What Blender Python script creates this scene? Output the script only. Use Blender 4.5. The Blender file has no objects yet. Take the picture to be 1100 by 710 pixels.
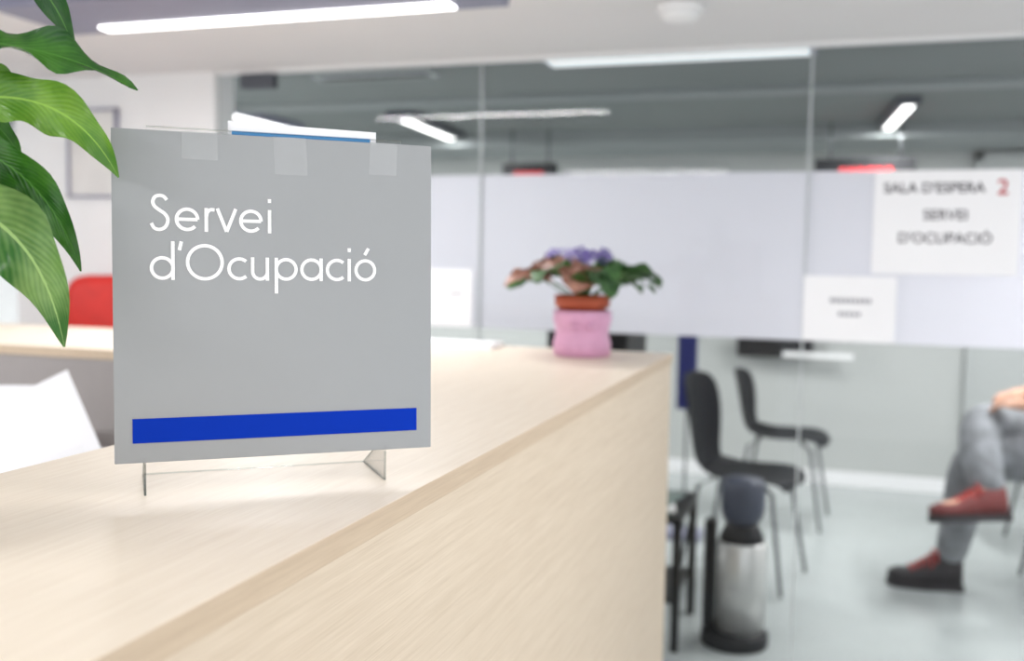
import bpy, bmesh, math, random
from mathutils import Vector, Matrix, Euler
random.seed(7)
COL = bpy.context.scene.collection
def lin(c):
    out=[]
    for v in c:
        v/=255.0
        out.append(v/12.92 if v<=0.04045 else ((v+0.055)/1.055)**2.4)
    return (*out,1.0)

# ---------------------------------------------------------------- materials
def nmat(name):
    m=bpy.data.materials.new(name); m.use_nodes=True
    nt=m.node_tree; b=nt.nodes['Principled BSDF']
    return m,nt,b
def mat(name,rgb,rough=0.5,metal=0.0,var=0.04,scale=30,bump=0.0,spec=0.5):
    m,nt,b=nmat(name)
    b.inputs['Roughness'].default_value=rough; b.inputs['Metallic'].default_value=metal
    b.inputs['Specular IOR Level'].default_value=spec
    tc=nt.nodes.new('ShaderNodeTexCoord'); nz=nt.nodes.new('ShaderNodeTexNoise')
    nz.inputs['Scale'].default_value=scale; nz.inputs['Detail'].default_value=4
    nt.links.new(tc.outputs['Object'],nz.inputs['Vector'])
    cr=nt.nodes.new('ShaderNodeValToRGB')
    c=lin(rgb)
    cr.color_ramp.elements[0].position=0.3; cr.color_ramp.elements[1].position=0.7
    cr.color_ramp.elements[0].color=(*[max(0,v*(1-var)) for v in c[:3]],1)
    cr.color_ramp.elements[1].color=(*[min(1,v*(1+var)) for v in c[:3]],1)
    nt.links.new(nz.outputs['Fac'],cr.inputs['Fac']); nt.links.new(cr.outputs['Color'],b.inputs['Base Color'])
    if bump>0:
        bp=nt.nodes.new('ShaderNodeBump'); bp.inputs['Strength'].default_value=bump; bp.inputs['Distance'].default_value=0.002
        nt.links.new(nz.outputs['Fac'],bp.inputs['Height']); nt.links.new(bp.outputs['Normal'],b.inputs['Normal'])
    return m
def wood(name,c1,c2,sc=(70,2.2,70),rough=0.42):
    m,nt,b=nmat(name)
    tc=nt.nodes.new('ShaderNodeTexCoord'); mp=nt.nodes.new('ShaderNodeMapping'); mp.inputs['Scale'].default_value=sc
    nt.links.new(tc.outputs['Object'],mp.inputs['Vector'])
    n1=nt.nodes.new('ShaderNodeTexNoise'); n1.inputs['Scale'].default_value=1.0; n1.inputs['Detail'].default_value=6; n1.inputs['Roughness'].default_value=0.65
    nt.links.new(mp.outputs['Vector'],n1.inputs['Vector'])
    mp2=nt.nodes.new('ShaderNodeMapping'); mp2.inputs['Scale'].default_value=(sc[0]*6,sc[1]*5,sc[2]*6)
    nt.links.new(tc.outputs['Object'],mp2.inputs['Vector'])
    n2=nt.nodes.new('ShaderNodeTexNoise'); n2.inputs['Scale'].default_value=1.0; n2.inputs['Detail'].default_value=3
    nt.links.new(mp2.outputs['Vector'],n2.inputs['Vector'])
    ad=nt.nodes.new('ShaderNodeMath'); ad.operation='MULTIPLY_ADD'; ad.inputs[1].default_value=0.5
    nt.links.new(n2.outputs['Fac'],ad.inputs[0]); 
    ml=nt.nodes.new('ShaderNodeMath'); ml.operation='MULTIPLY'; ml.inputs[1].default_value=0.5
    nt.links.new(n1.outputs['Fac'],ml.inputs[0]); nt.links.new(ml.outputs[0],ad.inputs[2])
    cr=nt.nodes.new('ShaderNodeValToRGB'); cr.color_ramp.elements[0].position=0.33; cr.color_ramp.elements[1].position=0.64
    cr.color_ramp.elements[0].color=lin(c1); cr.color_ramp.elements[1].color=lin(c2)
    nt.links.new(ad.outputs[0],cr.inputs['Fac']); nt.links.new(cr.outputs['Color'],b.inputs['Base Color'])
    bp=nt.nodes.new('ShaderNodeBump'); bp.inputs['Strength'].default_value=0.06; bp.inputs['Distance'].default_value=0.001
    nt.links.new(ad.outputs[0],bp.inputs['Height']); nt.links.new(bp.outputs['Normal'],b.inputs['Normal'])
    b.inputs['Roughness'].default_value=rough
    return m
def emis(name,rgb,s):
    m,nt,b=nmat(name)
    b.inputs['Base Color'].default_value=lin(rgb); b.inputs['Emission Color'].default_value=lin(rgb); b.inputs['Emission Strength'].default_value=s
    return m
def clear(name,tint,rough=0.02,refl=1.0,ior=1.45):
    m=bpy.data.materials.new(name); m.use_nodes=True; nt=m.node_tree
    for n in list(nt.nodes): nt.nodes.remove(n)
    o=nt.nodes.new('ShaderNodeOutputMaterial'); mx=nt.nodes.new('ShaderNodeMixShader')
    t=nt.nodes.new('ShaderNodeBsdfTransparent'); t.inputs['Color'].default_value=(*tint,1)
    g=nt.nodes.new('ShaderNodeBsdfGlossy'); g.inputs['Roughness'].default_value=rough
    fr=nt.nodes.new('ShaderNodeFresnel'); fr.inputs['IOR'].default_value=ior
    ml=nt.nodes.new('ShaderNodeMath'); ml.operation='MULTIPLY'; ml.inputs[1].default_value=refl
    nt.links.new(fr.outputs[0],ml.inputs[0]); nt.links.new(ml.outputs[0],mx.inputs[0])
    nt.links.new(t.outputs[0],mx.inputs[1]); nt.links.new(g.outputs[0],mx.inputs[2]); nt.links.new(mx.outputs[0],o.inputs['Surface'])
    return m
def film(name,rgb,alpha,trans=0.4):
    m=bpy.data.materials.new(name); m.use_nodes=True; nt=m.node_tree
    for n in list(nt.nodes): nt.nodes.remove(n)
    o=nt.nodes.new('ShaderNodeOutputMaterial'); mx=nt.nodes.new('ShaderNodeMixShader'); mx2=nt.nodes.new('ShaderNodeMixShader')
    d=nt.nodes.new('ShaderNodeBsdfDiffuse'); d.inputs['Color'].default_value=lin(rgb)
    tl=nt.nodes.new('ShaderNodeBsdfTranslucent'); tl.inputs['Color'].default_value=lin(rgb)
    t=nt.nodes.new('ShaderNodeBsdfTransparent')
    tc=nt.nodes.new('ShaderNodeTexCoord'); nz=nt.nodes.new('ShaderNodeTexNoise'); nz.inputs['Scale'].default_value=3
    nt.links.new(tc.outputs['Object'],nz.inputs['Vector'])
    mr=nt.nodes.new('ShaderNodeMapRange'); mr.inputs['To Min'].default_value=alpha-0.02; mr.inputs['To Max'].default_value=alpha+0.02
    nt.links.new(nz.outputs['Fac'],mr.inputs['Value']); nt.links.new(mr.outputs[0],mx.inputs[0])
    mx2.inputs[0].default_value=trans
    nt.links.new(d.outputs[0],mx2.inputs[1]); nt.links.new(tl.outputs[0],mx2.inputs[2])
    nt.links.new(t.outputs[0],mx.inputs[1]); nt.links.new(mx2.outputs[0],mx.inputs[2]); nt.links.new(mx.outputs[0],o.inputs['Surface'])
    return m
def leafmat(name,dark,light,rough=0.35,veins=16,amp=.03,bump=.15,noise=24):
    m,nt,b=nmat(name)
    uv=nt.nodes.new('ShaderNodeTexCoord'); sp=nt.nodes.new('ShaderNodeSeparateXYZ'); nt.links.new(uv.outputs['UV'],sp.inputs[0])
    s1=nt.nodes.new('ShaderNodeMath'); s1.operation='SUBTRACT'; s1.inputs[1].default_value=0.5; nt.links.new(sp.outputs[0],s1.inputs[0])
    ab=nt.nodes.new('ShaderNodeMath'); ab.operation='ABSOLUTE'; nt.links.new(s1.outputs[0],ab.inputs[0])
    ma=nt.nodes.new('ShaderNodeMath'); ma.operation='MULTIPLY_ADD'; ma.inputs[1].default_value=-0.6; nt.links.new(ab.outputs[0],ma.inputs[0]); nt.links.new(sp.outputs[1],ma.inputs[2])
    m2=nt.nodes.new('ShaderNodeMath'); m2.operation='MULTIPLY'; m2.inputs[1].default_value=veins*6.283; nt.links.new(ma.outputs[0],m2.inputs[0])
    si=nt.nodes.new('ShaderNodeMath'); si.operation='SINE'; nt.links.new(m2.outputs[0],si.inputs[0])
    nz=nt.nodes.new('ShaderNodeTexNoise'); nz.inputs['Scale'].default_value=noise; nz.inputs['Detail'].default_value=4; nt.links.new(uv.outputs['Object'],nz.inputs['Vector'])
    ad=nt.nodes.new('ShaderNodeMath'); ad.operation='MULTIPLY_ADD'; ad.inputs[1].default_value=amp; nt.links.new(si.outputs[0],ad.inputs[0]); nt.links.new(nz.outputs['Fac'],ad.inputs[2])
    cr=nt.nodes.new('ShaderNodeValToRGB'); cr.color_ramp.elements[0].position=0.34; cr.color_ramp.elements[1].position=0.66
    cr.color_ramp.elements[0].color=lin(dark); cr.color_ramp.elements[1].color=lin(light)
    nt.links.new(ad.outputs[0],cr.inputs['Fac'])
    lt=nt.nodes.new('ShaderNodeMath'); lt.operation='LESS_THAN'; lt.inputs[1].default_value=0.022; nt.links.new(ab.outputs[0],lt.inputs[0])
    mx=nt.nodes.new('ShaderNodeMix'); mx.data_type='RGBA'; mx.inputs[7].default_value=lin([min(255,v*1.05+6) for v in light])
    nt.links.new(lt.outputs[0],mx.inputs[0]); nt.links.new(cr.outputs['Color'],mx.inputs[6]); nt.links.new(mx.outputs[2],b.inputs['Base Color'])
    bp=nt.nodes.new('ShaderNodeBump'); bp.inputs['Strength'].default_value=bump; bp.inputs['Distance'].default_value=0.001
    nt.links.new(si.outputs[0],bp.inputs['Height']); nt.links.new(bp.outputs['Normal'],b.inputs['Normal'])
    b.inputs['Roughness'].default_value=rough
    tl=nt.nodes.new('ShaderNodeBsdfTranslucent'); nt.links.new(mx.outputs[2],tl.inputs['Color'])
    ms=nt.nodes.new('ShaderNodeMixShader'); ms.inputs[0].default_value=0.25
    out=[n for n in nt.nodes if n.type=='OUTPUT_MATERIAL'][0]
    nt.links.new(b.outputs[0],ms.inputs[1]); nt.links.new(tl.outputs[0],ms.inputs[2]); nt.links.new(ms.outputs[0],out.inputs['Surface'])
    return m

M={}
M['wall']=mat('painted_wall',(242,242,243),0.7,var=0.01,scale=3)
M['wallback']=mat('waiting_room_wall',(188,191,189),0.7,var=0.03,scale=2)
M['doorm']=mat('grey_door',(178,182,181),0.5,var=0.02)
M['joint']=mat('silicone_joint',(190,196,198),0.5,var=0.02)
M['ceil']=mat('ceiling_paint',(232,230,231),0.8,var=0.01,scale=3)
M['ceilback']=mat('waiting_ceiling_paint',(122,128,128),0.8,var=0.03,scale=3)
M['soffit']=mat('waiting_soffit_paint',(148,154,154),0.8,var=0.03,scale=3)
M['floor']=mat('vinyl_floor',(180,186,185),0.22,var=0.03,scale=6)
M['oak']=wood('bleached_oak_top',(227,212,193),(241,229,212),sc=(120,3.0,120))
M['oakfront']=wood('bleached_oak_front',(208,190,167),(226,210,189),sc=(90,2.6,110),rough=0.5)
M['oakedge']=wood('oak_edge_band',(192,170,145),(210,190,165),sc=(90,3,110),rough=0.5)
M['grey_panel']=mat('taupe_laminate',(156,150,148),0.5,var=0.02)
M['signgrey']=mat('sign_grey',(157,160,162),0.33,var=0.012,scale=9)
M['white']=mat('white_print',(252,252,252),0.5,var=0.0)
M['paper']=mat('paper',(250,250,253),0.6,var=0.01,scale=8)
M['blue']=mat('sign_blue',(0,50,172),0.55,var=0.02,spec=0.1)
M['lightblue']=mat('leaflet_blue',(70,150,212),0.4,var=0.03)
M['acryl']=clear('clear_acrylic',(0.985,0.988,0.987),0.03,0.5,1.4)
M['tape']=film('adhesive_tape_film',(240,242,244),0.20,0.2)
M['glass']=clear('partition_glass',(0.925,0.935,0.938),0.01,0.32,1.45)
M['frost']=film('frosted_vinyl',(250,249,254),0.96,0.58)
M['lamp']=emis('lamp_diffuser',(255,253,250),4.5)
M['reflglow']=emis('reflection_strip_glow',(244,248,250),0.6)  # faint glow for the imitated reflection of the front lamp
M['alu']=mat('anodised_housing',(138,139,160),0.5,0.1,var=0.02)
M['casing']=mat('dark_lamp_casing',(84,88,96),0.5,0.1,var=0.02)
M['dark']=mat('black_plastic',(22,23,27),0.5,var=0.08,spec=.3)
M['bingrey']=mat('blue_grey_plastic',(62,68,84),0.5,var=0.08)
M['navy']=mat('navy_polypropylene',(8,11,20),0.5,var=0.06,spec=.2)
M['steel']=mat('brushed_steel',(205,205,203),0.32,0.5,var=0.05,scale=60)
M['chrome']=mat('chromed_tube',(120,123,126),0.25,0.7,var=0.01)
M['blackmetal']=mat('black_metal',(22,22,24),0.45,0.2,var=0.05)
M['pink']=mat('pink_ceramic',(212,158,192),0.35,var=0.06,scale=40)
M['terra']=mat('terracotta',(172,80,52),0.6,var=0.06,scale=50)
M['soil']=mat('soil',(50,36,28),0.9,var=0.4,scale=90,bump=0.6)
M['stem']=mat('plant_stem',(80,125,50),0.5,var=0.1)
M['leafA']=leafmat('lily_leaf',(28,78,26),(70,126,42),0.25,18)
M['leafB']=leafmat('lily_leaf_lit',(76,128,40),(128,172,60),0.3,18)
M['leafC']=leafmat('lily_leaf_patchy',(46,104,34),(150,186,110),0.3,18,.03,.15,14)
M['leafG']=leafmat('begonia_leaf_green',(36,74,36),(74,116,62),0.4,6,.06)
M['leafR']=leafmat('begonia_leaf_bronze',(128,86,74),(178,132,114),0.4,6,.06)
M['violet']=mat('violet_petal',(98,84,150),0.5,var=0.15,scale=60)
M['pale']=mat('pale_petal',(150,140,186),0.5,var=0.1,scale=60)
M['red']=mat('red_upholstery',(206,40,32),0.5,var=0.06)
M['poster_ink']=mat('poster_ink',(60,56,68),0.6,var=0.05)
M['grey_ink']=mat('grey_ink',(150,150,158),0.6,var=0.05)
M['red_ink']=mat('red_ink',(190,30,50),0.6,var=0.05)
M['jeans']=mat('grey_denim',(128,131,135),0.85,var=0.38,scale=14,bump=0.5)
M['jacket']=mat('pale_grey_jacket',(190,191,196),0.8,var=0.06,scale=40)
M['skin']=mat('skin',(206,158,132),0.5,var=0.04,scale=20)
M['hair']=mat('dark_hair',(48,36,28),0.6,var=0.2,scale=120)
M['shoe']=mat('black_shoe',(36,30,34),0.6,var=0.1)
M['shoered']=mat('red_shoe_fabric',(106,38,36),0.7,var=0.1)
M['lace']=mat('red_lace',(180,46,38),0.6,var=0.1)
M['led']=emis('red_led',(230,30,40),0.35)
M['photo']=mat('framed_print',(226,224,222),0.4,var=0.06,scale=7)
M['greenwall']=mat('grey_green_cover',(110,124,120),0.6,var=0.03)
M['banner']=mat('banner_blue',(34,42,110),.7,var=.05)

# ---------------------------------------------------------------- helpers
def link(o,parent=None):
    COL.objects.link(o)
    if parent is not None: o.parent=parent
    return o
def mk(name,verts,faces,m,parent=None,smooth=False):
    me=bpy.data.meshes.new(name); me.from_pydata([tuple(v) for v in verts],[],faces); me.update()
    bm=bmesh.new(); bm.from_mesh(me); bmesh.ops.recalc_face_normals(bm,faces=bm.faces); bm.to_mesh(me); bm.free()
    if isinstance(m,(list,tuple)):
        for a in m: me.materials.append(a)
    else: me.materials.append(m)
    if smooth:
        for p in me.polygons: p.use_smooth=True
    return link(bpy.data.objects.new(name,me),parent)
def bev(o,w,seg=2):
    b=o.modifiers.new('bevel','BEVEL'); b.width=w; b.segments=seg; b.limit_method='ANGLE'; return o
def boxdata(x0,x1,y0,y1,z0,z1):
    v=[(x0,y0,z0),(x1,y0,z0),(x1,y1,z0),(x0,y1,z0),(x0,y0,z1),(x1,y0,z1),(x1,y1,z1),(x0,y1,z1)]
    f=[(0,3,2,1),(4,5,6,7),(0,1,5,4),(1,2,6,5),(2,3,7,6),(3,0,4,7)]
    return v,f
def box(name,x0,x1,y0,y1,z0,z1,m,parent=None,bevel=0):
    v,f=boxdata(x0,x1,y0,y1,z0,z1); o=mk(name,v,f,m,parent)
    if bevel: bev(o,bevel)
    return o
def boxes(name,lst,m,parent=None,bevel=0):
    V=[];Fs=[]
    for b in lst:
        v,f=boxdata(*b); k=len(V); V+=v; Fs+=[tuple(i+k for i in q) for q in f]
    o=mk(name,V,Fs,m,parent)
    if bevel: bev(o,bevel)
    return o
def tubedata(pts,rad,seg=10):
    pts=[Vector(p) for p in pts]; n=len(pts)
    rs=rad if isinstance(rad,(list,tuple)) else [rad]*n
    V=[];Fs=[]; ref=Vector((0.31,0.17,0.93)).normalized()
    for i,p in enumerate(pts):
        t=(pts[min(i+1,n-1)]-pts[max(i-1,0)]).normalized()
        a=t.cross(ref)
        if a.length<0.05: a=t.cross(Vector((1,0,0)))
        a.normalize(); b=t.cross(a)
        for k in range(seg):
            an=2*math.pi*k/seg; V.append(p+(a*math.cos(an)+b*math.sin(an))*rs[i])
    for i in range(n-1):
        for k in range(seg):
            Fs.append((i*seg+k,i*seg+(k+1)%seg,(i+1)*seg+(k+1)%seg,(i+1)*seg+k))
    Fs.append(tuple(range(seg))[::-1]); Fs.append(tuple((n-1)*seg+k for k in range(seg)))
    return V,Fs
def tube(name,pts,rad,m,parent=None,seg=10):
    V,Fs=tubedata(pts,rad,seg); return mk(name,V,Fs,m,parent,True)
def lathe(name,prof,m,parent=None,seg=40,loc=(0,0,0),mod=None):
    V=[];Fs=[]
    for (r,z) in prof:
        for k in range(seg):
            a=2*math.pi*k/seg; rr=r
            if mod: rr=r*mod(a,z)
            V.append((loc[0]+rr*math.cos(a),loc[1]+rr*math.sin(a),loc[2]+z))
    for i in range(len(prof)-1):
        for k in range(seg): Fs.append((i*seg+k,i*seg+(k+1)%seg,(i+1)*seg+(k+1)%seg,(i+1)*seg+k))
    Fs.append(tuple(range(seg))[::-1]); Fs.append(tuple((len(prof)-1)*seg+k for k in range(seg)))
    return mk(name,V,Fs,m,parent,True)
def empty(name,loc,rot=(0,0,0)):
    e=bpy.data.objects.new(name,None); e.empty_display_size=0.1; e.location=loc; e.rotation_euler=rot; COL.objects.link(e); return e
def tag(o,label,cat,group=None,kind=None):
    o['label']=label; o['category']=cat
    if group: o['group']=group
    if kind: o['kind']=kind
    return o
def struct(o,label=None):
    o['kind']='structure'
    if label: o['label']=label
    return o
def bez(a,b,c,t): return a*(1-t)**2+b*2*t*(1-t)+c*t*t
def text(name,s,size,m,parent,loc,rot=(math.pi/2,0,0),align='CENTER',off=0.0):
    cu=bpy.data.curves.new(name,'FONT'); cu.body=s; cu.size=size; cu.align_x=align; cu.offset=off
    to=bpy.data.objects.new('tmp',cu); COL.objects.link(to)
    bpy.context.view_layer.update()
    me=bpy.data.meshes.new_from_object(to.evaluated_get(bpy.context.evaluated_depsgraph_get()))
    bpy.data.objects.remove(to)
    me.materials.clear(); me.materials.append(m)
    o=bpy.data.objects.new(name,me); link(o,parent); o.location=loc; o.rotation_euler=rot
    return o

# ---------------------------------------------------------------- room shell
GY=3.2; CZ=1.99
struct(box('floor',-4.6,2.4,-1.6,6.4,-0.05,0,M['floor']),'pale grey-green vinyl floor')
struct(box('ceiling',-4.6,2.4,-1.6,3.26,CZ,CZ+0.1,M['ceil']),'white low ceiling over the reception')
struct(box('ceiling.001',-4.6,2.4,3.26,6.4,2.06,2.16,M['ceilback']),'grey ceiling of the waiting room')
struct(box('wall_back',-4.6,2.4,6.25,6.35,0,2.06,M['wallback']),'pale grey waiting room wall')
struct(box('wall_left',-4.7,-4.6,-1.6,6.35,0,2.1,M['wall']),'white side wall')
struct(box('wall_right',2.4,2.5,-1.6,6.35,0,2.1,M['wall']),'white side wall')
struct(box('wall_pillar',-3.12,-2.2,GY-0.03,GY+0.1,0,CZ,M['wall']),'white wall section beside the glazing')
struct(box('baseboard_back',-4.6,2.4,6.235,6.25,0,0.08,M['wall']),'white skirting')
wn=[(-2.197,-1.168),(-1.162,-0.103),(-0.097,0.96),(0.966,2.4)]
for i,(a,b) in enumerate(wn):
    w=box('window_%d'%(i+1),a,b,GY-0.006,GY+0.006,0.004,CZ-0.012,M['glass']); struct(w,'full-height clear glass partition panel')
    box('frosted_film',a,b,GY+0.0065,GY+0.0075,1.085,1.605,M['frost'],w)
w=box('window_5',-4.6,-3.125,GY-0.006,GY+0.006,0.004,CZ-0.012,M['glass']); struct(w,'clear glass panel')
struct(box('trim_1',-2.2,2.4,GY-0.012,GY+0.012,CZ-0.012,CZ+0.0,M['wall']),'slim head channel')
struct(box('trim_2',-2.2,2.4,GY-0.012,GY+0.012,0,0.004,M['alu']),'slim metal floor channel')
for k,x in enumerate((-1.165,-0.100,0.963)):
    struct(box('trim_%d'%(k+3),x-.003,x+.003,GY-0.006,GY+0.006,0.004,CZ-0.012,M['joint']),'thin silicone joint between glass panels')
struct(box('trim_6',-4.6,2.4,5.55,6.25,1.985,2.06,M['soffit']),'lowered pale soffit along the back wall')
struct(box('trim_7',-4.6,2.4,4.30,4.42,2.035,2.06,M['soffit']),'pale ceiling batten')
c=empty('patch_fitting',(-2.03,GY,1.95)); tag(c,'steel clamp fitting at top of the glass partition','glass clamp')
boxes('clamp_plate',[(-0.07,0.07,-0.018,-0.006,-0.025,0.028),(-0.07,0.07,0.006,0.018,-0.025,0.028)],M['casing'],c,0.003)
vt=empty('ceiling_vent',(-1.82,3.72,2.06)); tag(vt,'dark slotted air vent in the waiting room ceiling','vent')
box('vent_frame',-.26,.26,-.05,.05,-.012,-.0005,M['joint'],vt)
box('vent_slot',-.24,.24,-.03,.03,-.014,-.0125,M['dark'],vt)
dr=box('door_1',0.75,1.65,6.2,6.235,0.0,1.92,M['doorm']); struct(dr,'light grey flush door')
boxes('door_frame',[(0.71,0.75,6.19,6.235,0,1.96),(1.65,1.69,6.19,6.235,0,1.96),(0.71,1.69,6.19,6.235,1.92,1.96)],M['doorm'],dr)
tube('door_handle',[(0.82,6.2,1.0),(0.82,6.15,1.0),(0.94,6.15,1.0)],0.009,M['steel'],dr)

# ---------------------------------------------------------------- lamps
def fixture(x0,x1,y0,y1,zb,zc,power,label,sx=None,group=None,lm='lamp',hm='alu',rot=0.0):
    cx,cy=(x0+x1)/2,(y0+y1)/2
    e=empty('ceiling_lamp',(cx,cy,zc),(0,0,rot)); tag(e,label,'ceiling lamp',group)
    box('lamp_housing',x0-cx,x1-cx,y0-cy,y1-cy,zb-zc,-0.0005,M[hm],e,0.003)
    box('lamp_diffuser',sx[0]-cx,sx[1]-cx,sx[2]-cy,sx[3]-cy,zb-zc-0.006,zb-zc-0.0005,M[lm],e)
    if power>0:
        Lt=bpy.data.lights.new('lamp_light','AREA'); Lt.shape='RECTANGLE'; Lt.size=sx[1]-sx[0]; Lt.size_y=sx[3]-sx[2]; Lt.energy=power; Lt.color=(1,0.99,0.985)
        o=bpy.data.objects.new('lamp_light',Lt); o.location=((sx[0]+sx[1])/2-cx,(sx[2]+sx[3])/2-cy,zb-zc-0.01); link(o,e)
    return e
fixture(-2.12,-0.80,2.07,2.385,1.945,CZ,15,'long grey-lilac linear fluorescent fitting on the ceiling',sx=(-1.97,-0.93,2.305,2.355))
fixture(0.185,0.285,4.70,5.50,2.02,2.06,22,'slim linear lamp in a dark casing on the waiting room ceiling',sx=(0.215,0.260,4.72,5.48),group='waiting room linear lamps',hm='casing',rot=math.radians(4))
fixture(-2.24,-2.08,4.65,5.50,2.02,2.06,22,'slim linear lamp in a dark casing on the waiting room ceiling',sx=(-2.18,-2.135,4.70,5.48),group='waiting room linear lamps',hm='casing',rot=math.radians(4))
fixture(-1.04,-0.10,3.42,3.60,2.03,2.06,0,'added glowing strip behind the glass partition imitating a lamp reflection',sx=(-1.02,-0.12,3.44,3.56),lm='reflglow')  # glowing strip added behind the glass to imitate the front lamp's reflection
fixture(-1.9,-0.7,-0.6,-0.35,1.95,CZ,20,'unseen grey linear fluorescent fitting added to light the reception',sx=(-1.85,-0.75,-0.56,-0.4))  # added behind the camera as extra light for the reception
fixture(0.9,1.1,0.4,1.8,1.95,CZ,24,'unseen grey linear fluorescent fitting added to light the reception',sx=(0.94,1.06,0.45,1.75))  # added out of view on the right as extra reception light
fixture(-3.6,-2.6,0.8,1.05,1.95,CZ,22,'unseen grey linear fluorescent fitting added to light the reception',sx=(-3.55,-2.65,0.84,1.0))  # added out of view on the left as extra reception light
fixture(1.2,1.32,3.5,5.0,2.02,2.06,58,'slim linear lamp added on the waiting room ceiling to brighten the frosted band',sx=(1.22,1.30,3.52,4.98),group='waiting room linear lamps')  # added beside the view to brighten the frosted film from behind
fixture(-3.0,-2.88,3.5,5.0,2.02,2.06,58,'slim linear lamp added on the waiting room ceiling to brighten the frosted band',sx=(-2.98,-2.90,3.52,4.98),group='waiting room linear lamps')  # second added lamp, also there to brighten the frosted film
e=empty('smoke_detector',(-0.42,2.66,CZ)); tag(e,'round white smoke detector on the ceiling','smoke detector')
lathe('detector_base',[(0.062,0),(0.062,-0.012),(0.058,-0.016)],M['wall'],e)
lathe('detector_head',[(0.05,-0.014),(0.052,-0.022),(0.044,-0.036),(0.02,-0.042),(0.001,-0.042)],M['wall'],e)

# ---------------------------------------------------------------- counter
TX0,TX1=-0.785,-0.375; TY0,TY1=-0.9,2.405; RY0=1.86; RX0=-3.3
poly=[(TX0,TY0),(TX1,TY0),(TX1,TY1),(RX0,TY1),(RX0,RY0),(TX0,RY0)]
def prism(name,poly,z0,z1,mats,parent=None):
    n=len(poly); V=[(x,y,z0) for x,y in poly]+[(x,y,z1) for x,y in poly]
    Fs=[tuple(range(n))[::-1],tuple(range(n,2*n))]+[(i,(i+1)%n,(i+1)%n+n,i+n) for i in range(n)]
    o=mk(name,V,Fs,mats,parent)
    for p in o.data.polygons:
        if abs(p.normal.z)<0.5: p.material_index=1
    return o
ctr=empty('reception_counter',(-0.58,0.75,0)); tag(ctr,'L-shaped pale oak reception counter with thick worktop edge','reception counter')
off=Vector((-0.58,0.75))
def P(l): return [(x-off.x,y-off.y) for x,y in l]
top=prism('worktop',P(poly),1.077,1.10,[M['oak'],M['oakedge']],ctr); bev(top,0.0012,2)
box('front_panel',TX1-0.024-off.x,TX1-0.003-off.x,TY0+0.004-off.y,TY1-0.004-off.y,0,1.077,M['oakfront'],ctr)
box('end_panel',RX0+0.01-off.x,TX1-0.024-off.x,TY1-0.024-off.y,TY1-0.004-off.y,0,1.077,M['oakfront'],ctr)
boxes('inner_panel',[(TX0+0.004-off.x,TX0+0.022-off.x,TY0-off.y,RY0-off.y+0.02,0,1.077),(RX0+0.01-off.x,TX0+0.022-off.x,RY0+0.004-off.y,RY0+0.022-off.y,0,1.077)],M['grey_panel'],ctr)
dk=empty('office_desk',(-1.25,1.2,0)); tag(dk,'low grey work desk inside the reception counter','desk')
box('desk_top',-0.9,0.455,-0.6,0.655,0.68,0.705,M['grey_panel'],dk,0.002)
for x,y in [(-0.85,-0.55),(0.40,-0.55),(-0.85,0.60),(0.40,0.60)]:
    box('desk_leg',x-0.025,x+0.025,y-0.025,y+0.025,0,0.68,M['alu'],dk)

# ---------------------------------------------------------------- sign in acrylic stand
ANG=math.radians(39.5); S=0.2965; SH=0.3015
sg=empty('sign_holder',(-0.6135,0.731,1.10),(0,0,ANG)); tag(sg,'grey square service sign taped to a clear acrylic stand','counter sign')
Z0=0.0300
def tilted(o):
    o.location=(0,0,Z0); o.rotation_euler=(-math.radians(1.8),0,0); return o
pan=box('sign_panel',0,S,0,0.003,0,SH,M['signgrey'],sg,0.0006); tilted(pan)
pan['label']='grey square panel with white lettering'
box('blue_stripe',0.052*S,0.949*S,-0.0006,-0.0001,(1-0.940)*SH,(1-0.866)*SH,M['blue'],pan)
XH=0.0218
LW=0.145
def arc(cx,cy,r,a0,a1,n=28,ry=None):
    ry=r if ry is None else ry
    return [(cx+r*math.cos(math.radians(a0+(a1-a0)*i/n)),cy+ry*math.sin(math.radians(a0+(a1-a0)*i/n))) for i in range(n+1)]
def smooth(ctrl,n=8):
    # Catmull-Rom through control points
    out=[]; c=[ctrl[0]]+ctrl+[ctrl[-1]]
    for i in range(1,len(c)-2):
        p0,p1,p2,p3=[Vector(q) for q in c[i-1:i+3]]
        for k in range(n):
            t=k/n; q=0.5*((2*p1)+(p2-p0)*t+(2*p0-5*p1+4*p2-p3)*t*t+(3*p1-p0-3*p2+p3)*t**3); out.append((q.x,q.y))
    out.append(ctrl[-1]); return out
rr=0.425
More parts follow.
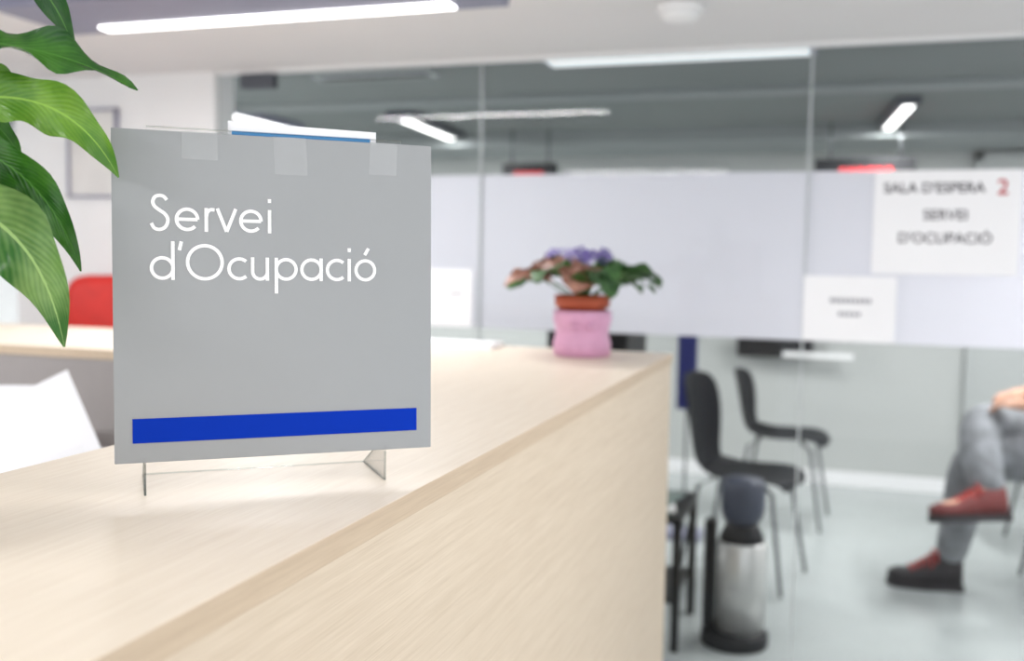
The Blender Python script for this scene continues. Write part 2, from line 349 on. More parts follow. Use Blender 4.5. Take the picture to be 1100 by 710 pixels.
G={
 'S':(0.80,[smooth([(.68,1.28),(.56,1.42),(.40,1.46),(.22,1.40),(.13,1.21),(.19,1.02),(.38,.86),(.58,.72),(.70,.54),(.70,.34),(.59,.14),(.38,.05),(.18,.11),(.06,.31)])]),
 'e':(0.95,[[(0.06,0.5),(0.90,0.5)],arc(0.48,0.5,rr,0,318,36)]),
 'r':(0.42,[[(0.08,0),(0.08,1)],smooth([(.08,.62),(.13,.82),(.25,.93),(.42,.93)],6)]),
 'v':(0.86,[[(0.05,1),(0.43,0.02)],[(0.81,1),(0.43,0.02)]]),
 'i':(0.14,[[(0.07,0),(0.07,1)],[(0.07,1.30),(0.07,1.47)]]),
 'd':(0.98,[arc(0.48,0.5,rr,0,360,40),[(0.90,0),(0.90,1.62)]]),
 'a':(0.98,[arc(0.48,0.5,rr,0,360,40),[(0.90,0),(0.90,1.0)]]),
 'p':(0.98,[arc(0.50,0.5,rr,0,360,40),[(0.08,-0.55),(0.08,1.0)]]),
 'q':(0.14,[[(0.12,1.62),(0.04,1.25)]]),
 'O':(1.55,[arc(0.775,0.76,0.70,0,360,56)]),
 'c':(0.78,[arc(0.48,0.5,rr,48,312,32)]),
 'u':(0.80,[[(0.08,1.0),(0.08,0.38)]+arc(0.39,0.38,0.31,180,360,16)[1:],[(0.70,1.0),(0.70,0.0)]]),
 'o':(0.96,[arc(0.48,0.5,rr,0,360,40),[(0.45,1.18),(0.62,1.48)]]),
}
def ribbons(strokes,w):
    V=[];Fs=[]
    for s in strokes:
        s=[Vector((a,b)) for a,b in s]; n=len(s); k=len(V)
        for i,p in enumerate(s):
            closed=(s[0]-s[-1]).length<1e-5
            if closed: t=(s[(i+1)%n if i<n-1 else 1]-s[i-1 if i>0 else n-2])
            else: t=(s[min(i+1,n-1)]-s[max(i-1,0)])
            t.normalize(); nn=Vector((-t.y,t.x))*w/2
            V+= [p+nn,p-nn]
        for i in range(n-1): Fs.append((k+2*i,k+2*i+1,k+2*i+3,k+2*i+2))
    return V,Fs
def word(name,seq,x0,base,parent):
    V=[];Fs=[];x=0
    for n_,(ch,gap) in enumerate(seq):
        wd,st=G[ch]
        for q_,s_ in enumerate(st):
            v,f=ribbons([s_],LW); k=len(V)
            V+=[((x+q.x)*XH+x0,-0.0006-q_*0.00005,q.y*XH+base) for q in v]; Fs+=[tuple(i+k for i in t) for t in f]
        x+=wd+gap
    return mk(name,V,Fs,M['white'],parent)
word('lettering',[('S',.2),('e',.22),('r',.06),('v',.1),('e',.24),('i',0)],0.107*S,(1-0.300)*SH,pan)
word('lettering',[('d',.14),('q',.15),('O',.15),('c',.18),('u',.2),('p',.14),('a',.14),('c',.18),('i',.18),('o',0)],0.107*S,(1-0.448)*SH,pan)
for (a,b,h,sk) in [(0.2015,0.308,0.083,0.0),(0.477,0.580,0.118,0.006),(0.79,0.882,0.105,-0.004)]:
    v=[(a*S,-0.0007,SH+0.0005),(b*S,-0.0007,SH+0.0005),(b*S+sk*S,-0.0007,SH-h*S),(a*S+sk*S,-0.0007,SH-h*S),(a*S,0.003,SH+0.0008),(b*S,0.003,SH+0.0008),(b*S,0.007,SH-0.01),(a*S,0.007,SH-0.01)]
    mk('adhesive_tape',v,[(0,1,2,3),(0,1,5,4),(4,5,6,7)],M['tape'],pan)
st=tilted(boxes('acrylic_pocket',[
    (0.10*S,0.90*S,0.005,0.008,0.002,SH+0.0035),
    (0.10*S,0.90*S,0.024,0.027,0.002,SH+0.002),
    (0.10*S,0.90*S,0.008,0.024,0.0005,0.002)],M['acryl'],sg,0.0004))
st['label']='clear acrylic leaflet pocket'
edge=clear('acrylic_edge',(0.86,0.88,0.875),0.2,0.4,1.35)
tilted(box('acrylic_edge',0.10*S,0.90*S,0.005,0.008,SH+0.0035,SH+0.0045,edge,sg))
tilted(box('acrylic_edge',0.10*S,0.90*S,0.024,0.027,SH+0.002,SH+0.003,edge,sg))
for x in (0.083*S,0.835*S):
    t_=.002; V=[(x+dx,yy,zz) for dx in (0,t_) for yy,zz in [(-.002,0),(-.002,Z0+.004),(.02,Z0+.004),(.090,0.0)]]
    mk('acrylic_foot',V,[(0,1,2,3),(4,5,6,7),(0,1,5,4),(1,2,6,5),(2,3,7,6),(3,0,4,7)],M['acryl'],sg)
    box('acrylic_edge',x,x+t_,-0.003,-0.002,0.0,Z0-0.001,edge,sg)
    box('acrylic_edge',x,x+t_,-0.002,0.090,0.0001,0.0009,edge,sg)
    v,f=tubedata([(x+.001,.02,Z0+.004),(x+.001,.090,.001)],.0009,6); mk('acrylic_edge',v,f,edge,sg)
box('acrylic_edge',0.083*S,0.835*S,0.089,0.0905,0.0001,0.0014,edge,sg)
lf=empty('leaflet',(-0.6135,0.731,1.10),(0,0,ANG)); tag(lf,'white leaflets with a light blue band in the stand','leaflet')
def sheet(u0,u1,h0,h1,y):
    return [(u0*S,y,0.003),(u1*S,y,0.003),(u1*S,y,SH+h1),(u0*S,y,SH+h0)]
tilted(mk('leaflet_sheet',sheet(0.35,0.82,0.014,0.012,0.012),[(0,1,2,3)],M['paper'],lf))
tilted(mk('leaflet_sheet',sheet(0.345,0.78,0.0155,0.010,0.018),[(0,1,2,3)],M['paper'],lf))
tilted(mk('leaflet_band',[(0.355*S,0.0115,SH-0.03),(0.80*S,0.0115,SH-0.03),(0.80*S,0.0115,SH+0.005),(0.355*S,0.0115,SH+0.005)],[(0,1,2,3)],M['lightblue'],lf))

# ---------------------------------------------------------------- leaves
def leafmesh(name,base,ctrl,tip,width,side,m,parent,fold=0.18,n=26,rows=8,peak=0.42,wave=0.0,ph=0,pw=0.9):
    base,ctrl,tip,side=Vector(base),Vector(ctrl),Vector(tip),Vector(side).normalized()
    V=[];Fs=[];UV=[]
    for i in range(n+1):
        t=i/n; p=bez(base,ctrl,tip,t)
        tg=((ctrl-base)*(1-t)+(tip-ctrl)*t).normalized()
        s=(side-tg*side.dot(tg)).normalized(); nrm=tg.cross(s)
        e=math.log(0.5)/math.log(peak); tt=t**e
        w=width*0.5*(math.sin(math.pi*tt)**pw if 0<t<1 else 0.0)*(1+wave*.5*math.sin(t*19+ph))+0.0006
        for j in range(rows+1):
            u=j/rows*2-1
            V.append(p+s*(u*w)+nrm*(abs(u)*w*fold+wave*w*2.0*math.sin(t*17+u*2+ph)*u*u)); UV.append((j/rows,t))
    for i in range(n):
        for j in range(rows):
            a=i*(rows+1)+j; Fs.append((a,a+1,a+rows+2,a+rows+1))
    me=bpy.data.meshes.new(name); me.from_pydata([tuple(v) for v in V],[],Fs); me.update()
    ul=me.uv_layers.new(name='UVMap')
    for l in me.loops: ul.data[l.index].uv=UV[l.vertex_index]
    me.materials.append(m)
    for p in me.polygons: p.use_smooth=True
    return link(bpy.data.objects.new(name,me),parent)

pl=empty('peace_lily',(-0.68,0.5,1.10),(0,0,math.radians(18.1))); tag(pl,'potted peace lily with long glossy green leaves','potted plant')
lathe('flower_pot',[(0.045,0),(0.050,0.002),(0.062,0.085),(0.066,0.09),(0.066,0.105),(0.060,0.105),(0.057,0.09)],M['wall'],pl)
lathe('soil',[(0.001,0.088),(0.058,0.09),(0.03,0.095),(0.001,0.096)],M['soil'],pl)
LV=[ # base, ctrl, tip, width, side, mat
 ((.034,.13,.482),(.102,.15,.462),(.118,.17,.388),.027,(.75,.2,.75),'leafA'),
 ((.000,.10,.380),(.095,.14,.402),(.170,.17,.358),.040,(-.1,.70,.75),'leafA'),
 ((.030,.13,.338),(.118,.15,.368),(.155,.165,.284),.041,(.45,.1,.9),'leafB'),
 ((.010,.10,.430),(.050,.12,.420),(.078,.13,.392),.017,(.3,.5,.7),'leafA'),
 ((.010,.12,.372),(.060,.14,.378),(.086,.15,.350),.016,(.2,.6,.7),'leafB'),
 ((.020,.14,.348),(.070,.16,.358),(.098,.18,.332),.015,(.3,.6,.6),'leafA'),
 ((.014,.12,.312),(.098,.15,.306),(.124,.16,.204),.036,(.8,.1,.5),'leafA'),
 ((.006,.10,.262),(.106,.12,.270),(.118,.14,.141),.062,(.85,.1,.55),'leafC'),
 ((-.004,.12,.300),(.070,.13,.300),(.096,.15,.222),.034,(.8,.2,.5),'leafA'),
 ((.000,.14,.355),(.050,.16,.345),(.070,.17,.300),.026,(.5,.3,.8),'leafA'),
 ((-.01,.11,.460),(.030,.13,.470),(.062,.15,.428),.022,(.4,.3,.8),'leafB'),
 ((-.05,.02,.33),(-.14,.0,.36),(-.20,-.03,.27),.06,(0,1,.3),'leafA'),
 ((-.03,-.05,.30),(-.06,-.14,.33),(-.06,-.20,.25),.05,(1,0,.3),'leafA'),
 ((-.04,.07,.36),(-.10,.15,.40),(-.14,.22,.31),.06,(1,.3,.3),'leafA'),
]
for q,(b,c_,t,w,s,m) in enumerate(LV):
    leafmesh('leaf',b,c_,t,w,s,M[m],pl,fold=0.30,wave=0.24,ph=q*1.7)
    b=Vector(b); a=Vector((random.uniform(-.02,.02),random.uniform(-.02,.02),.092)); mid=(a+b)/2+Vector((-b.x*.25,-b.y*.1,.03))
    tube('leaf_stalk',[bez(a,mid,b,i/8) for i in range(9)],[.0028-.0012*i/8 for i in range(9)],M['stem'],pl,8)

# ---------------------------------------------------------------- flowering pot plant on far corner
fp=empty('potted_flower',(-0.563,2.245,1.10),(0,0,math.radians(14))); tag(fp,'violet-flowering houseplant in a terracotta pot inside a pink planter','potted plant')
def pinkmod(a,z):
    return 1+0.025*math.sin(a*3+0.6)+0.05*math.exp(-((z-0.07)/0.02)**2)*max(0,math.cos(a*2+1.2))
lathe('pink_planter',[(0.001,0.0),(0.060,0.0),(0.067,0.004),(0.067,0.03),(0.061,0.05),(0.062,0.07),(0.068,0.085),(0.066,0.098),(0.068,0.106),(0.062,0.106),(0.058,0.09),(0.001,0.09)],M['pink'],fp,48,mod=pinkmod)
for sx in (-1,1):
    lathe('planter_bow_knob',[(0.001,-0.010),(0.008,-0.008),(0.012,0),(0.008,0.008),(0.001,0.010)],M['pink'],fp,16,loc=(sx*0.018,-0.062,0.072))
lathe('terracotta_pot',[(0.001,0.092),(0.052,0.092),(0.055,0.112),(0.063,0.114),(0.065,0.140),(0.060,0.141),(0.056,0.130),(0.001,0.128)],M['terra'],fp)
lathe('soil',[(0.001,0.127),(0.056,0.129),(0.03,0.134),(0.001,0.135)],M['soil'],fp)
nl=26
for i in range(nl):
    a=2*math.pi*i/nl+random.uniform(-.1,.1); L_=[.105,.178,.13,.19][i%4]; z=[.205,.182,.195,.172][i%4]+random.uniform(-.012,.012)
    ca,sa=math.cos(a),math.sin(a)
    b=(ca*L_*.40,sa*L_*.40,z-.005); c_=(ca*L_*.75,sa*L_*.75,z+.035); t=(ca*L_*1.04,sa*L_*1.04,z-random.uniform(.010,.035))
    mm='leafR' if (ca<.15 and i%6!=5) else 'leafG'
    leafmesh('leaf',b,c_,t,random.uniform(.068,.090),(-sa,ca,random.uniform(-.45,.45)),M[mm],fp,fold=.14,n=12,rows=8,peak=.45,wave=.08,ph=i,pw=.6)
    tube('leaf_stalk',[(0.01*ca,0.01*sa,.13),(ca*L_*.25,sa*L_*.25,z-.02),b],.0018,M['stem'],fp,6)
def blossom(name,c0,r,m,parent,up):
    V=[];Fs=[]; c0=Vector(c0); q=Vector((0,0,1)).rotation_difference(Vector(up).normalized())
    for k in range(5):
        a=2*math.pi*k/5; k0=len(V)
        for (rr_,da,z) in [(0.1,0,0),(0.6,-.5,.12),(1.0,-.33,.05),(1.08,0,.0),(1.0,.33,.05),(0.6,.5,.12)]:
            V.append(c0+q@Vector((math.cos(a+da)*rr_*r,math.sin(a+da)*rr_*r,z*r+k*.0002)))
        Fs.append(tuple(range(k0,k0+6)))
    return mk(name,V,Fs,m,parent)
for i in range(34):
    a=random.uniform(0,2*math.pi); R_=.072*math.sqrt(random.random()); z=.244+random.uniform(-.010,.010)-R_*.20
    p=(R_*math.cos(a)-.005,R_*math.sin(a),z)
    blossom('blossom',p,random.uniform(.013,.017),M['violet'] if random.random()<.65 else M['pale'],fp,(math.cos(a)*.6,math.sin(a)*.6-.5,.8))
    tube('flower_stalk',[(0,0,.13),(p[0]*.6,p[1]*.6,.19),p],.0012,M['stem'],fp,5)

# ---------------------------------------------------------------- papers behind counter
def papersheet(name,corner_top,dirs,w,h,label,curl=0.03):
    e=empty(name,corner_top); tag(e,label,'paper',group='loose office papers')
    V=[];Fs=[];n=10
    for i in range(n+1):
        for j in range(n+1):
            u,v=i/n,j/n
            V.append(Vector(dirs[0])*u*w+Vector(dirs[1])*v*h+Vector(dirs[2])*(curl*math.sin(math.pi*u)*(.4+.6*v)))
    for i in range(n):
        for j in range(n):
            a=i*(n+1)+j; Fs.append((a,a+1,a+n+2,a+n+1))
    mk('paper',V,Fs,M['paper'],e,smooth=True)
    return e
papersheet('paper_sheet',(-1.327,1.46,1.107),[(-.72,-.40,-.46),(.52,-.10,-.80),(.2,-.8,.2)],.30,.33,'large white sheet of paper standing on the inner desk')
papersheet('paper_sheet',(-1.455,1.54,1.062),[(-.85,-.1,-.05),(.25,.04,-.93),(.2,-.8,.2)],.28,.34,'white sheet of paper bent over on the inner desk',.05)
papersheet('paper_sheet',(-1.12,1.26,1.02),[(-.80,-.30,-.34),(.35,.1,-.90),(.2,-.8,.2)],.26,.22,'white sheet of paper curling forward on the inner desk',.045)
bx=empty('file_box',(-1.33,1.72,0.705)); tag(bx,'pale grey upright file box on the inner desk','file box')
boxes('box_body',[(-.25,.25,-.08,.08,0,.008),(-.25,.25,.07,.08,0,.22),(-.25,.25,-.08,-.07,0,.22),(-.25,-.24,-.08,.08,0,.22),(.24,.25,-.08,.08,0,.22)],M['grey_panel'],bx)
wp=empty('paper_stack',(-0.95,2.34,1.10)); tag(wp,'thin stack of white papers on the oak counter','paper')
boxes('paper_sheets',[(-.13,.15,-.05,.04,0,.005),(-.12,.15,-.045,.045,.0052,.012)],M['paper'],wp)

# ---------------------------------------------------------------- red chair behind counter
rc=empty('office_chair',(-2.42,2.82,0),(0,0,math.radians(200))); tag(rc,'red high-backed office swivel chair behind the counter','chair')
def pad(name,w,h,t,m,parent,loc,rot=(0,0,0),pn=3.2):
    V=[];Fs=[];k=40
    lay=[(-.5,.86),(-.42,.95),(-.2,1.0),(.2,1.0),(.42,.95),(.5,.86)]
    for (d,s) in lay:
        for i in range(k):
            a=2*math.pi*i/k; ca,sa=math.cos(a),math.sin(a)
            V.append((math.copysign(abs(ca)**(2/pn),ca)*w/2*s,d*t,math.copysign(abs(sa)**(2/pn),sa)*h/2*s))
    for i in range(len(lay)-1):
        for j in range(k): Fs.append((i*k+j,i*k+(j+1)%k,(i+1)*k+(j+1)%k,(i+1)*k+j))
    Fs.append(tuple(range(k))); Fs.append(tuple((len(lay)-1)*k+j for j in range(k)))
    o=mk(name,V,Fs,m,parent,True); o.location=loc; o.rotation_euler=rot; return o
pad('seat',.46,.44,.08,M['red'],rc,(0,0,.48),(math.pi/2,0,0))
pad('backrest',.42,.62,.08,M['red'],rc,(0,-.22,.93),pn=6)
boxes('backrest_bracket',[(-.03,.03,-.29,-.26,.42,.9),(-.03,.03,-.28,0,.40,.43)],M['dark'],rc)
tube('gas_lift',[(0,0,.1),(0,0,.44)],.025,M['dark'],rc)
for k in range(5):
    a=2*math.pi*k/5
    tube('castor_leg',[(0,0,.11),(math.cos(a)*.26,math.sin(a)*.26,.07),(math.cos(a)*.27,math.sin(a)*.27,.025)],[.022,.016,.022],M['dark'],rc,8)

cb=empty('filing_cabinet',(-0.92,3.95,0)); tag(cb,'black metal filing cabinet behind the glass','cabinet')
box('body',-.16,.16,-.2,.2,0,1.06,M['blackmetal'],cb,0.004)
for k in range(4):
    d_=box('drawer',-.15,.15,-.215,-.2,.04+k*.25,.27+k*.25,M['dark'],cb,0.003)
    box('handle',-.06,.06,-.23,-.215,.2+k*.25,.215+k*.25,M['steel'],d_)

pf=empty('framed_picture',(-2.735,GY-0.03,1.70)); tag(pf,'thin grey-framed print hanging on the white wall','picture frame')
boxes('frame',[(-.115,-.107,-.02,-.001,-.168,.168),(.107,.115,-.02,-.001,-.168,.168),(-.115,.115,-.02,-.001,.160,.168),(-.115,.115,-.02,-.001,-.168,-.160)],M['alu'],pf)
box('print',-.107,.107,-.012,-.004,-.160,.160,M['photo'],pf)

# ---------------------------------------------------------------- posters on glass
def poster(x0,x1,z0,z1,rot,label):
    e=empty('poster',((x0+x1)/2,GY-0.0075,(z0+z1)/2),(0,rot,0)); tag(e,label,'poster')
    w,h=(x1-x0)/2,(z1-z0)/2
    box('poster_sheet',-w,w,-.0008,.0008,-h,h,M['paper'],e)
    return e
p1=poster(.092,.49,1.297,1.603,0,'white notice reading SALA D\'ESPERA 2 SERVEI D\'OCUPACIÓ on glass')
text('lettering',"SALA D'ESPERA",.041,M['poster_ink'],p1,(-.035,-.0015,.088),off=.0008)
text('lettering',"2",.062,M['red_ink'],p1,(.150,-.0015,.082),off=.001)
text('lettering',"SERVEI",.042,M['poster_ink'],p1,(0,-.0015,.008),off=.0006)
text('lettering',"D'OCUPACIÓ",.042,M['poster_ink'],p1,(0,-.0015,-.06),off=.0006)
def marks(n,x0,step,w,z0,z1,par):
    for i in range(n): box('print_mark',x0+i*step,x0+i*step+w,-.0016,-.0009,z0,z1,M['grey_ink'],par)
p2=poster(-.101,.166,1.088,1.287,0,'small white notice with faint grey lines on the glass')
marks(9,-.055,.0135,.010,.018,.032,p2); marks(5,-.03,.0135,.010,-.022,-.010,p2)
p3=poster(-1.47,-1.19,1.088,1.284,0,'small white notice taped to the glass')
marks(4,.06,.012,.009,.01,.018,p3)

# ---------------------------------------------------------------- waiting room
def shell_grid(name,prof,wid,m,parent,dish,n=10):
    V=[];Fs=[]
    for (x,z),w,ds in zip(prof,wid,dish):
        for j in range(n+1):
            u=j/n*2-1
            V.append((x+ds[0]*u*u,u*w,z+ds[1]*u*u))
    for i in range(len(prof)-1):
        for j in range(n):
            a=i*(n+1)+j; Fs.append((a,a+1,a+n+2,a+n+1))
    o=mk(name,V,Fs,m,parent,True)
    s=o.modifiers.new('solid','SOLIDIFY'); s.thickness=.008; s.offset=0
    s=o.modifiers.new('sub','SUBSURF'); s.levels=1; s.render_levels=1
    return o
def chair(loc,rot,label,seatm='navy',top=.80):
    e=empty('waiting_chair',loc,(0,0,rot)); tag(e,label,'chair',group='waiting room chairs')
    k=(top-.50)/.30
    shell_grid('seat',[(.23,.425),(.22,.445),(.15,.452),(.05,.445),(-.05,.438),(-.13,.445),(-.17,.465)],[.17,.19,.21,.21,.20,.18,.15],M[seatm],e,[(-.02,-.01),(-.02,0),(0,.012),(0,.015),(0,.018),(.02,.02),(.02,.02)])
    shell_grid('backrest',[(-.165,.46),(-.195,.50),(-.21,.50+.08*k),(-.225,.50+.17*k),(-.24,.50+.25*k),(-.255,.50+.30*k)],[.145,.15,.185,.205,.20,.15],M[seatm],e,[(.02,.02),(.03,0),(.04,0),(.045,0),(.04,0),(.03,-.02)])
    for x,y in [(.17,.15),(.17,-.15),(-.17,.15),(-.17,-.15)]:
        sx=1 if x>0 else -1; sy=1 if y>0 else -1
        tube('leg',[(x*.55,y*.75,.438),(x*.9,y*.98,.40),(x+sx*.045,y+sy*.045,.008)],.009,M['chrome'],e,8)
    return e
chair((-.24,5.25,0),math.radians(-5),'dark navy moulded plastic waiting chair with slim metal legs',top=.78)
chair((-.34,4.22,0),math.radians(-12),'dark navy moulded plastic waiting chair beside the steel bin',top=.86)
chair((1.0,4.46,0),math.radians(180),'dark moulded plastic chair with a seated person on it',top=.84)
chair((1.05,5.15,0),math.radians(184),'dark moulded plastic chair beside the seated person',top=.80)
tb=empty('side_table',(-.66,3.52,0)); tag(tb,'low black side table with a shelf and magazines','table')
box('table_top',-.21,.19,-.22,.20,.44,.46,M['blackmetal'],tb,.003)
box('shelf',-.19,.17,-.20,.18,.16,.175,M['blackmetal'],tb,.002)
for x in (-.195,.175):
    for y in (-.205,.185):
        box('leg',x-.013,x+.013,y-.013,y+.013,0,.44,M['blackmetal'],tb)
mg=empty('magazine_pile',(-.62,3.46,.46)); tag(mg,'small pile of magazines on the black table','magazines')
for i in range(3):
    o=box('magazine',-.10,.10,-.135,.135,i*.009,i*.009+.008,[M['greenwall'],M['photo'],M['greenwall']][i],mg); o.rotation_euler=(0,0,random.uniform(-.2,.2))
bn=empty('waste_bin',(-.300,3.47,0)); tag(bn,'slim brushed steel bin with black base and dark hooded lid','waste bin')
lathe('bin_base',[(.001,0),(.112,0),(.116,.006),(.116,.04),(.105,.055),(.001,.055)],M['dark'],bn)
lathe('bin_body',[(.001,.055),(.084,.055),(.084,.36),(.080,.365),(.001,.365)],M['steel'],bn,loc=(.018,0,0))
lathe('bin_collar',[(.001,.365),(.076,.365),(.074,.385),(.060,.41),(.052,.43),(.001,.43)],M['dark'],bn,loc=(.015,0,0))
lathe('bin_lid',[(.001,.425),(.052,.425),(.066,.445),(.074,.475),(.076,.53),(.074,.565),(.066,.58),(.001,.584)],M['bingrey'],bn,loc=(.015,0,0))
box('bin_post',-.110,-.070,-.03,.03,.05,.43,M['dark'],bn,.008)
wr=empty('wall_reflection',(-.35,6.19,.82)); tag(wr,'dark box with white bars imitating ceiling lamp reflections','imitated reflection')  # box and bars added on the wall to imitate reflected lamps
box('dark_box',-.22,.22,-.05,.04,-.06,.05,M['dark'],wr,.004)
for b_ in [(-.26,.36,-.07,-.05,.055,.085),(.05,.45,-.07,-.05,-.05,-.02)]: box('reflection_bar',*b_,M['white'],wr)  # white bars painted in place of ceiling lamp reflections
bp_=empty('banner_stand',(-.67,4.75,0)); tag(bp_,'narrow navy blue banner on a slim metal stand','banner')
box('banner_cloth',-.045,.045,-.01,.01,.62,1.02,M['banner'],bp_)
box('banner_base',-.09,.09,-.08,.08,0,.03,M['alu'],bp_,.004)
tube('banner_pole',[(0,.015,.03),(0,.015,1.03)],.006,M['chrome'],bp_)
def led(x0,x1,y,label,n):
    e=empty('led_display',((x0+x1)/2,y,2.06)); tag(e,label,'display',group='hanging queue displays')
    w=(x1-x0)/2
    box('display_case',-w,w,-.04,.04,-.42,-.19,M['dark'],e,.004)
    for i in range(n): box('led_digit',-w*.5+i*.045,-w*.5+i*.045+.03,-.043,-.0405,-.285,-.24,M['led'],e)
    for sx in (-w*.7,w*.7): tube('hanger_rod',[(sx,0,-.19),(sx,0,-.001)],.005,M['chrome'],e,6)
led(-.14,.35,5.5,'black hanging queue display with red digits',6)
led(-1.86,-1.55,5.5,'black hanging queue display with red digits',4)

# ---------------------------------------------------------------- person
def skinmesh(name,nodes,edges,radii,m,parent,root,sub=2):
    me=bpy.data.meshes.new(name); me.from_pydata(nodes,edges,[]); me.update()
    me.materials.append(m)
    o=link(bpy.data.objects.new(name,me),parent)
    md=o.modifiers.new('skin','SKIN'); md.use_smooth_shade=True
    lay=me.skin_vertices[0]
    for i,r in enumerate(radii):
        lay.data[i].radius=(r,r); lay.data[i].use_root=(i==root)
    s=o.modifiers.new('sub','SUBSURF'); s.levels=sub; s.render_levels=sub
    return o
per=empty('person',(1.0,4.46,0)); tag(per,'person in grey jeans and pale jacket sitting with crossed legs','person')
O=Vector((1.0,4.46,0))
def L(*p): return tuple(Vector(p)-O)
N=[('pel',(1.00,4.46,.585),.10),('sp1',(1.04,4.46,.74),.110),('sp2',(1.06,4.46,.90),.120),('sp3',(1.05,4.46,1.02),.11),('nk',(1.03,4.46,1.12),.052),('hd0',(1.01,4.46,1.17),.055),
 ('hd1',(.99,4.46,1.25),.075),('hd2',(1.0,4.46,1.32),.07),
 ('lh',(.96,4.37,.565),.086),('lt',(.74,4.38,.565),.082),('lk',(.535,4.39,.54),.070),('ls',(.515,4.385,.34),.062),('la',(.475,4.38,.12),.046),('lf',(.38,4.37,.055),.024),('lto',(.30,4.365,.045),.020),
 ('rh',(.96,4.55,.585),.086),('rt',(.76,4.50,.65),.084),('rk',(.555,4.41,.69),.074),('rs',(.56,4.27,.585),.066),('ra',(.57,4.14,.47),.048),('rf',(.49,4.09,.42),.024),('rto',(.40,4.07,.41),.020),
 ('lsh',(1.04,4.30,1.02),.066),('lel',(.97,4.22,.80),.054),('lwr',(.74,4.30,.785),.034),('lpa',(.685,4.33,.785),.030),
 ('rsh',(1.04,4.62,1.02),.066),('rel',(.97,4.66,.80),.054),('rwr',(.76,4.52,.81),.034),('rpa',(.705,4.48,.805),.030)]
E=[('pel','sp1'),('sp1','sp2'),('sp2','sp3'),('sp3','nk'),('nk','hd0'),('hd0','hd1'),('hd1','hd2'),('pel','lh'),('lh','lt'),('lt','lk'),('lk','ls'),('ls','la'),('la','lf'),('lf','lto'),
 ('pel','rh'),('rh','rt'),('rt','rk'),('rk','rs'),('rs','ra'),('ra','rf'),('rf','rto'),('sp3','lsh'),('lsh','lel'),('lel','lwr'),('lwr','lpa'),('sp3','rsh'),('rsh','rel'),('rel','rwr'),('rwr','rpa')]
idx={n[0]:i for i,n in enumerate(N)}
nodes=[L(*n[1]) for n in N]; rad=[n[2]*(.7 if n[0] in('ls','la','rs','ra','lk','rk','lel','rel') else .88) for n in N]; edges=[(idx[a],idx[b]) for a,b in E]
def fingers(palm,d,side,down):
    d=Vector(d).normalized(); side=Vector(side).normalized(); down=Vector(down).normalized()
    pi=idx[palm]; pp=Vector(nodes[pi])
    for k,ln in enumerate([.062,.07,.066,.052]):
        o_=(k-1.5)*.018
        a=pp+side*o_+d*.035; b=a+d*ln*.5+down*.008; c_=b+d*ln*.35+down*.026
        i0=len(nodes); nodes.extend([tuple(a),tuple(b),tuple(c_)]); rad.extend([.0095,.0085,.007]); edges.extend([(pi,i0),(i0,i0+1),(i0+1,i0+2)])
    a=pp-side*.035+d*.005; b=a-side*.012+d*.03+down*.008
    i0=len(nodes); nodes.extend([tuple(a),tuple(b)]); rad.extend([.011,.0085]); edges.extend([(pi,i0),(i0,i0+1)])
fingers('lpa',(-1,.35,-.05),(.35,1,0),(0,0,-1)); fingers('rpa',(-1,-.45,-.05),(-.45,1,0),(0,0,-1))
skinmesh('body',nodes,edges,rad,M['skin'],per,idx['pel'])
def sub(names,es,scale,m,nm,root,over={}):
    ids={n:i for i,n in enumerate(names)}
    return skinmesh(nm,[L(*over.get(n,N[idx[n]][1])) for n in names],[(ids[a],ids[b]) for a,b in es],[N[idx[n]][2]*scale for n in names],m,per,ids[root])
sub(['pel','lh','lt','lk','ls','la','rh','rt','rk','rs','ra'],[('pel','lh'),('lh','lt'),('lt','lk'),('lk','ls'),('ls','la'),('pel','rh'),('rh','rt'),('rt','rk'),('rk','rs'),('rs','ra')],1.32,M['jeans'],'jeans','pel',{'la':(.470,4.38,.095),'ra':(.575,4.125,.445)})
sub(['pel','sp1','sp2','sp3','lsh','lel','lwr','rsh','rel','rwr'],[('pel','sp1'),('sp1','sp2'),('sp2','sp3'),('sp3','lsh'),('lsh','lel'),('lel','lwr'),('sp3','rsh'),('rsh','rel'),('rel','rwr')],1.34,M['jacket'],'jacket','sp3')
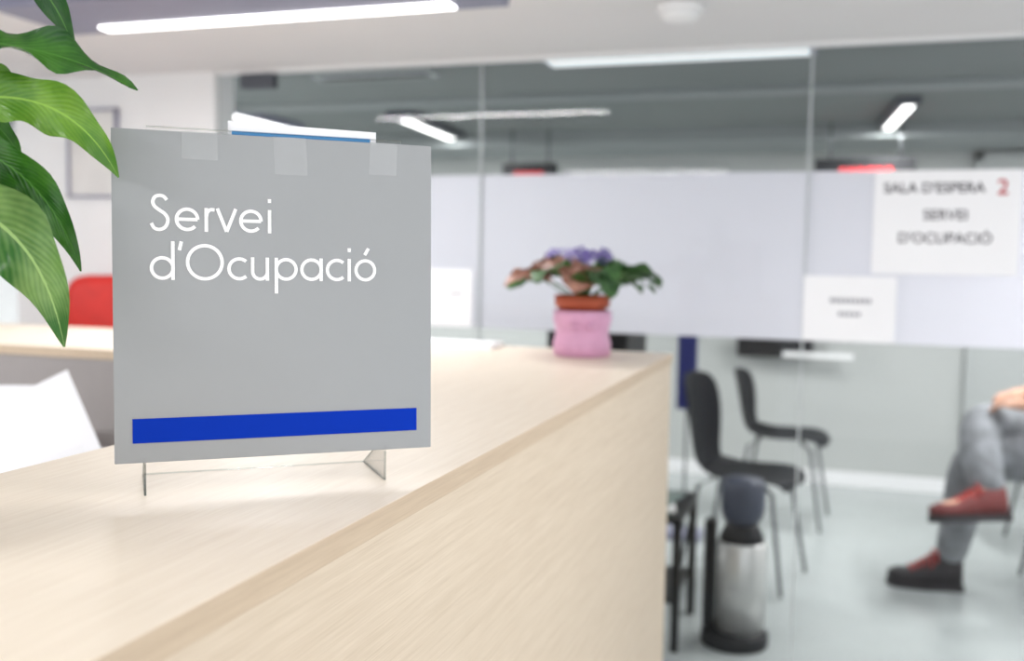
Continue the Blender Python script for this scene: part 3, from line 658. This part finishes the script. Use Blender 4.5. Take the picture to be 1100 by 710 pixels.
def shoe(ankle,toe,up,solem,upm,hc=.13):
    ankle,toe,up=Vector(ankle),Vector(toe),Vector(up).normalized()
    d=(toe-ankle).normalized(); up=(up-d*up.dot(d)).normalized(); s=d.cross(up)
    heel=ankle-d*.06
    Ln=.285; V=[];Fs=[]; n=18; k=12
    def H(t): return hc if t<.36 else hc-(hc-.055)*min(1,(t-.36)/.34)**.7
    for i in range(n+1):
        t=i/n; w=.044+.012*math.sin(math.pi*min(1,t*1.05))*(1 if t>.4 else .5)
        if t>.85: w*=math.sqrt(max(.05,1-((t-.85)/.15)**2))
        if t<.08: w*=.75+.25*t/.08
        h=H(t)*(1 if t<.9 else .8)
        for j in range(k):
            a=math.pi*j/(k-1)
            V.append(heel+d*(t*Ln)+s*(math.cos(a)*w)+up*(.02+math.sin(a)**.55*h))
    for i in range(n):
        for j in range(k-1): a=i*k+j; Fs.append((a,a+1,a+k+1,a+k))
        Fs.append((i*k,(i+1)*k,(i+1)*k+k-1,i*k+k-1))
    Fs.append(tuple(range(k))); Fs.append(tuple(n*k+j for j in range(k)))
    so=mk('shoe',[tuple(v-O) for v in V],Fs,upm,per,True)
    V=[];Fs=[]
    for i in range(n+1):
        t=i/n; w=.049+.012*math.sin(math.pi*min(1,t*1.05))*(1 if t>.4 else .5)
        if t>.85: w*=math.sqrt(max(.08,1-((t-.85)/.15)**2))
        for zz in (0,.028):
            for sg_ in (-1,1): V.append(heel+d*(t*(Ln+.008)-.004)+s*(sg_*w)+up*zz)
    for i in range(n):
        a=i*4; Fs+=[(a,a+1,a+5,a+4),(a+2,a+3,a+7,a+6),(a,a+2,a+6,a+4),(a+1,a+3,a+7,a+5)]
    Fs+=[(0,1,3,2),(n*4,n*4+1,n*4+3,n*4+2)]
    mk('shoe_sole',[tuple(v-O) for v in V],Fs,solem,so)
    for q in range(6):
        t=.36+q*.065; c0=heel+d*(t*Ln)+up*(.026+H(t))
        v,f=tubedata([tuple(c0-s*.046-up*.040-O),tuple(c0-s*.018-up*.002-O),tuple(c0+s*.018+d*.006-up*.002-O),tuple(c0+s*.046+d*.008-up*.040-O)],.0055,6)
        mk('shoe_lace',v,f,M['lace'],so,True)
    return so
shoe((.465,4.38,0),(.26,4.365,0),(0,0,1),M['shoe'],M['shoe'])['label']='dark ankle boot with red laces'
shoe((.585,4.115,.355),(.38,4.06,.345),(.0,.25,.95),M['shoe'],M['shoered'],.115)['label']='dark red laced shoe'
hd=Vector((.98,4.46,1.26))-O
def ball(nm,c0,r,m,sc=(1,1,1),parent=per):
    bm=bmesh.new(); bmesh.ops.create_uvsphere(bm,u_segments=20,v_segments=14,radius=r)
    for v in bm.verts: v.co=Vector((v.co.x*sc[0],v.co.y*sc[1],v.co.z*sc[2]))+Vector(c0)
    me=bpy.data.meshes.new(nm); bm.to_mesh(me); bm.free(); me.materials.append(m)
    for p in me.polygons: p.use_smooth=True
    return link(bpy.data.objects.new(nm,me),parent)
ball('hair',hd+Vector((.03,0,.035)),.098,M['hair'],(1,.86,1.0))
for s_ in (-1,1):
    ball('eye',hd+Vector((-.072,s_*.03,.0)),.009,M['dark'])
    ball('ear',hd+Vector((.005,s_*.078,-.01)),.022,M['skin'],(.8,.35,1.3))
ball('nose',hd+Vector((-.088,0,-.02)),.014,M['skin'],(1.2,.8,1.5))
ball('mouth',hd+Vector((-.074,0,-.052)),.016,M['shoered'],(.5,1.3,.35))

# ---------------------------------------------------------------- world + camera
w=bpy.data.worlds.new('world'); bpy.context.scene.world=w; w.use_nodes=True
w.node_tree.nodes['Background'].inputs[0].default_value=(0.95,0.965,1.0,1); w.node_tree.nodes['Background'].inputs[1].default_value=1.9
y,p,r=math.radians(18.1),math.radians(4.07),math.radians(0.95)
F=Vector((-math.sin(y)*math.cos(p),math.cos(y)*math.cos(p),-math.sin(p)))
R0=Vector((math.cos(y),math.sin(y),0)); U0=R0.cross(F)
R=math.cos(r)*R0+math.sin(r)*U0; U=-math.sin(r)*R0+math.cos(r)*U0
cd=bpy.data.cameras.new('camera'); cam=bpy.data.objects.new('camera',cd); COL.objects.link(cam)
mtx=Matrix((R,U,-F)).transposed().to_4x4(); mtx.translation=Vector((0,0,1.32)); cam.matrix_world=mtx
cd.sensor_width=36; cd.lens=1069/1100*36; cd.clip_start=0.02
cd.dof.use_dof=True; cd.dof.focus_distance=0.92; cd.dof.aperture_fstop=3.4
bpy.context.scene.camera=cam
try:
    bpy.context.scene.view_settings.view_transform='Standard'
except Exception: pass
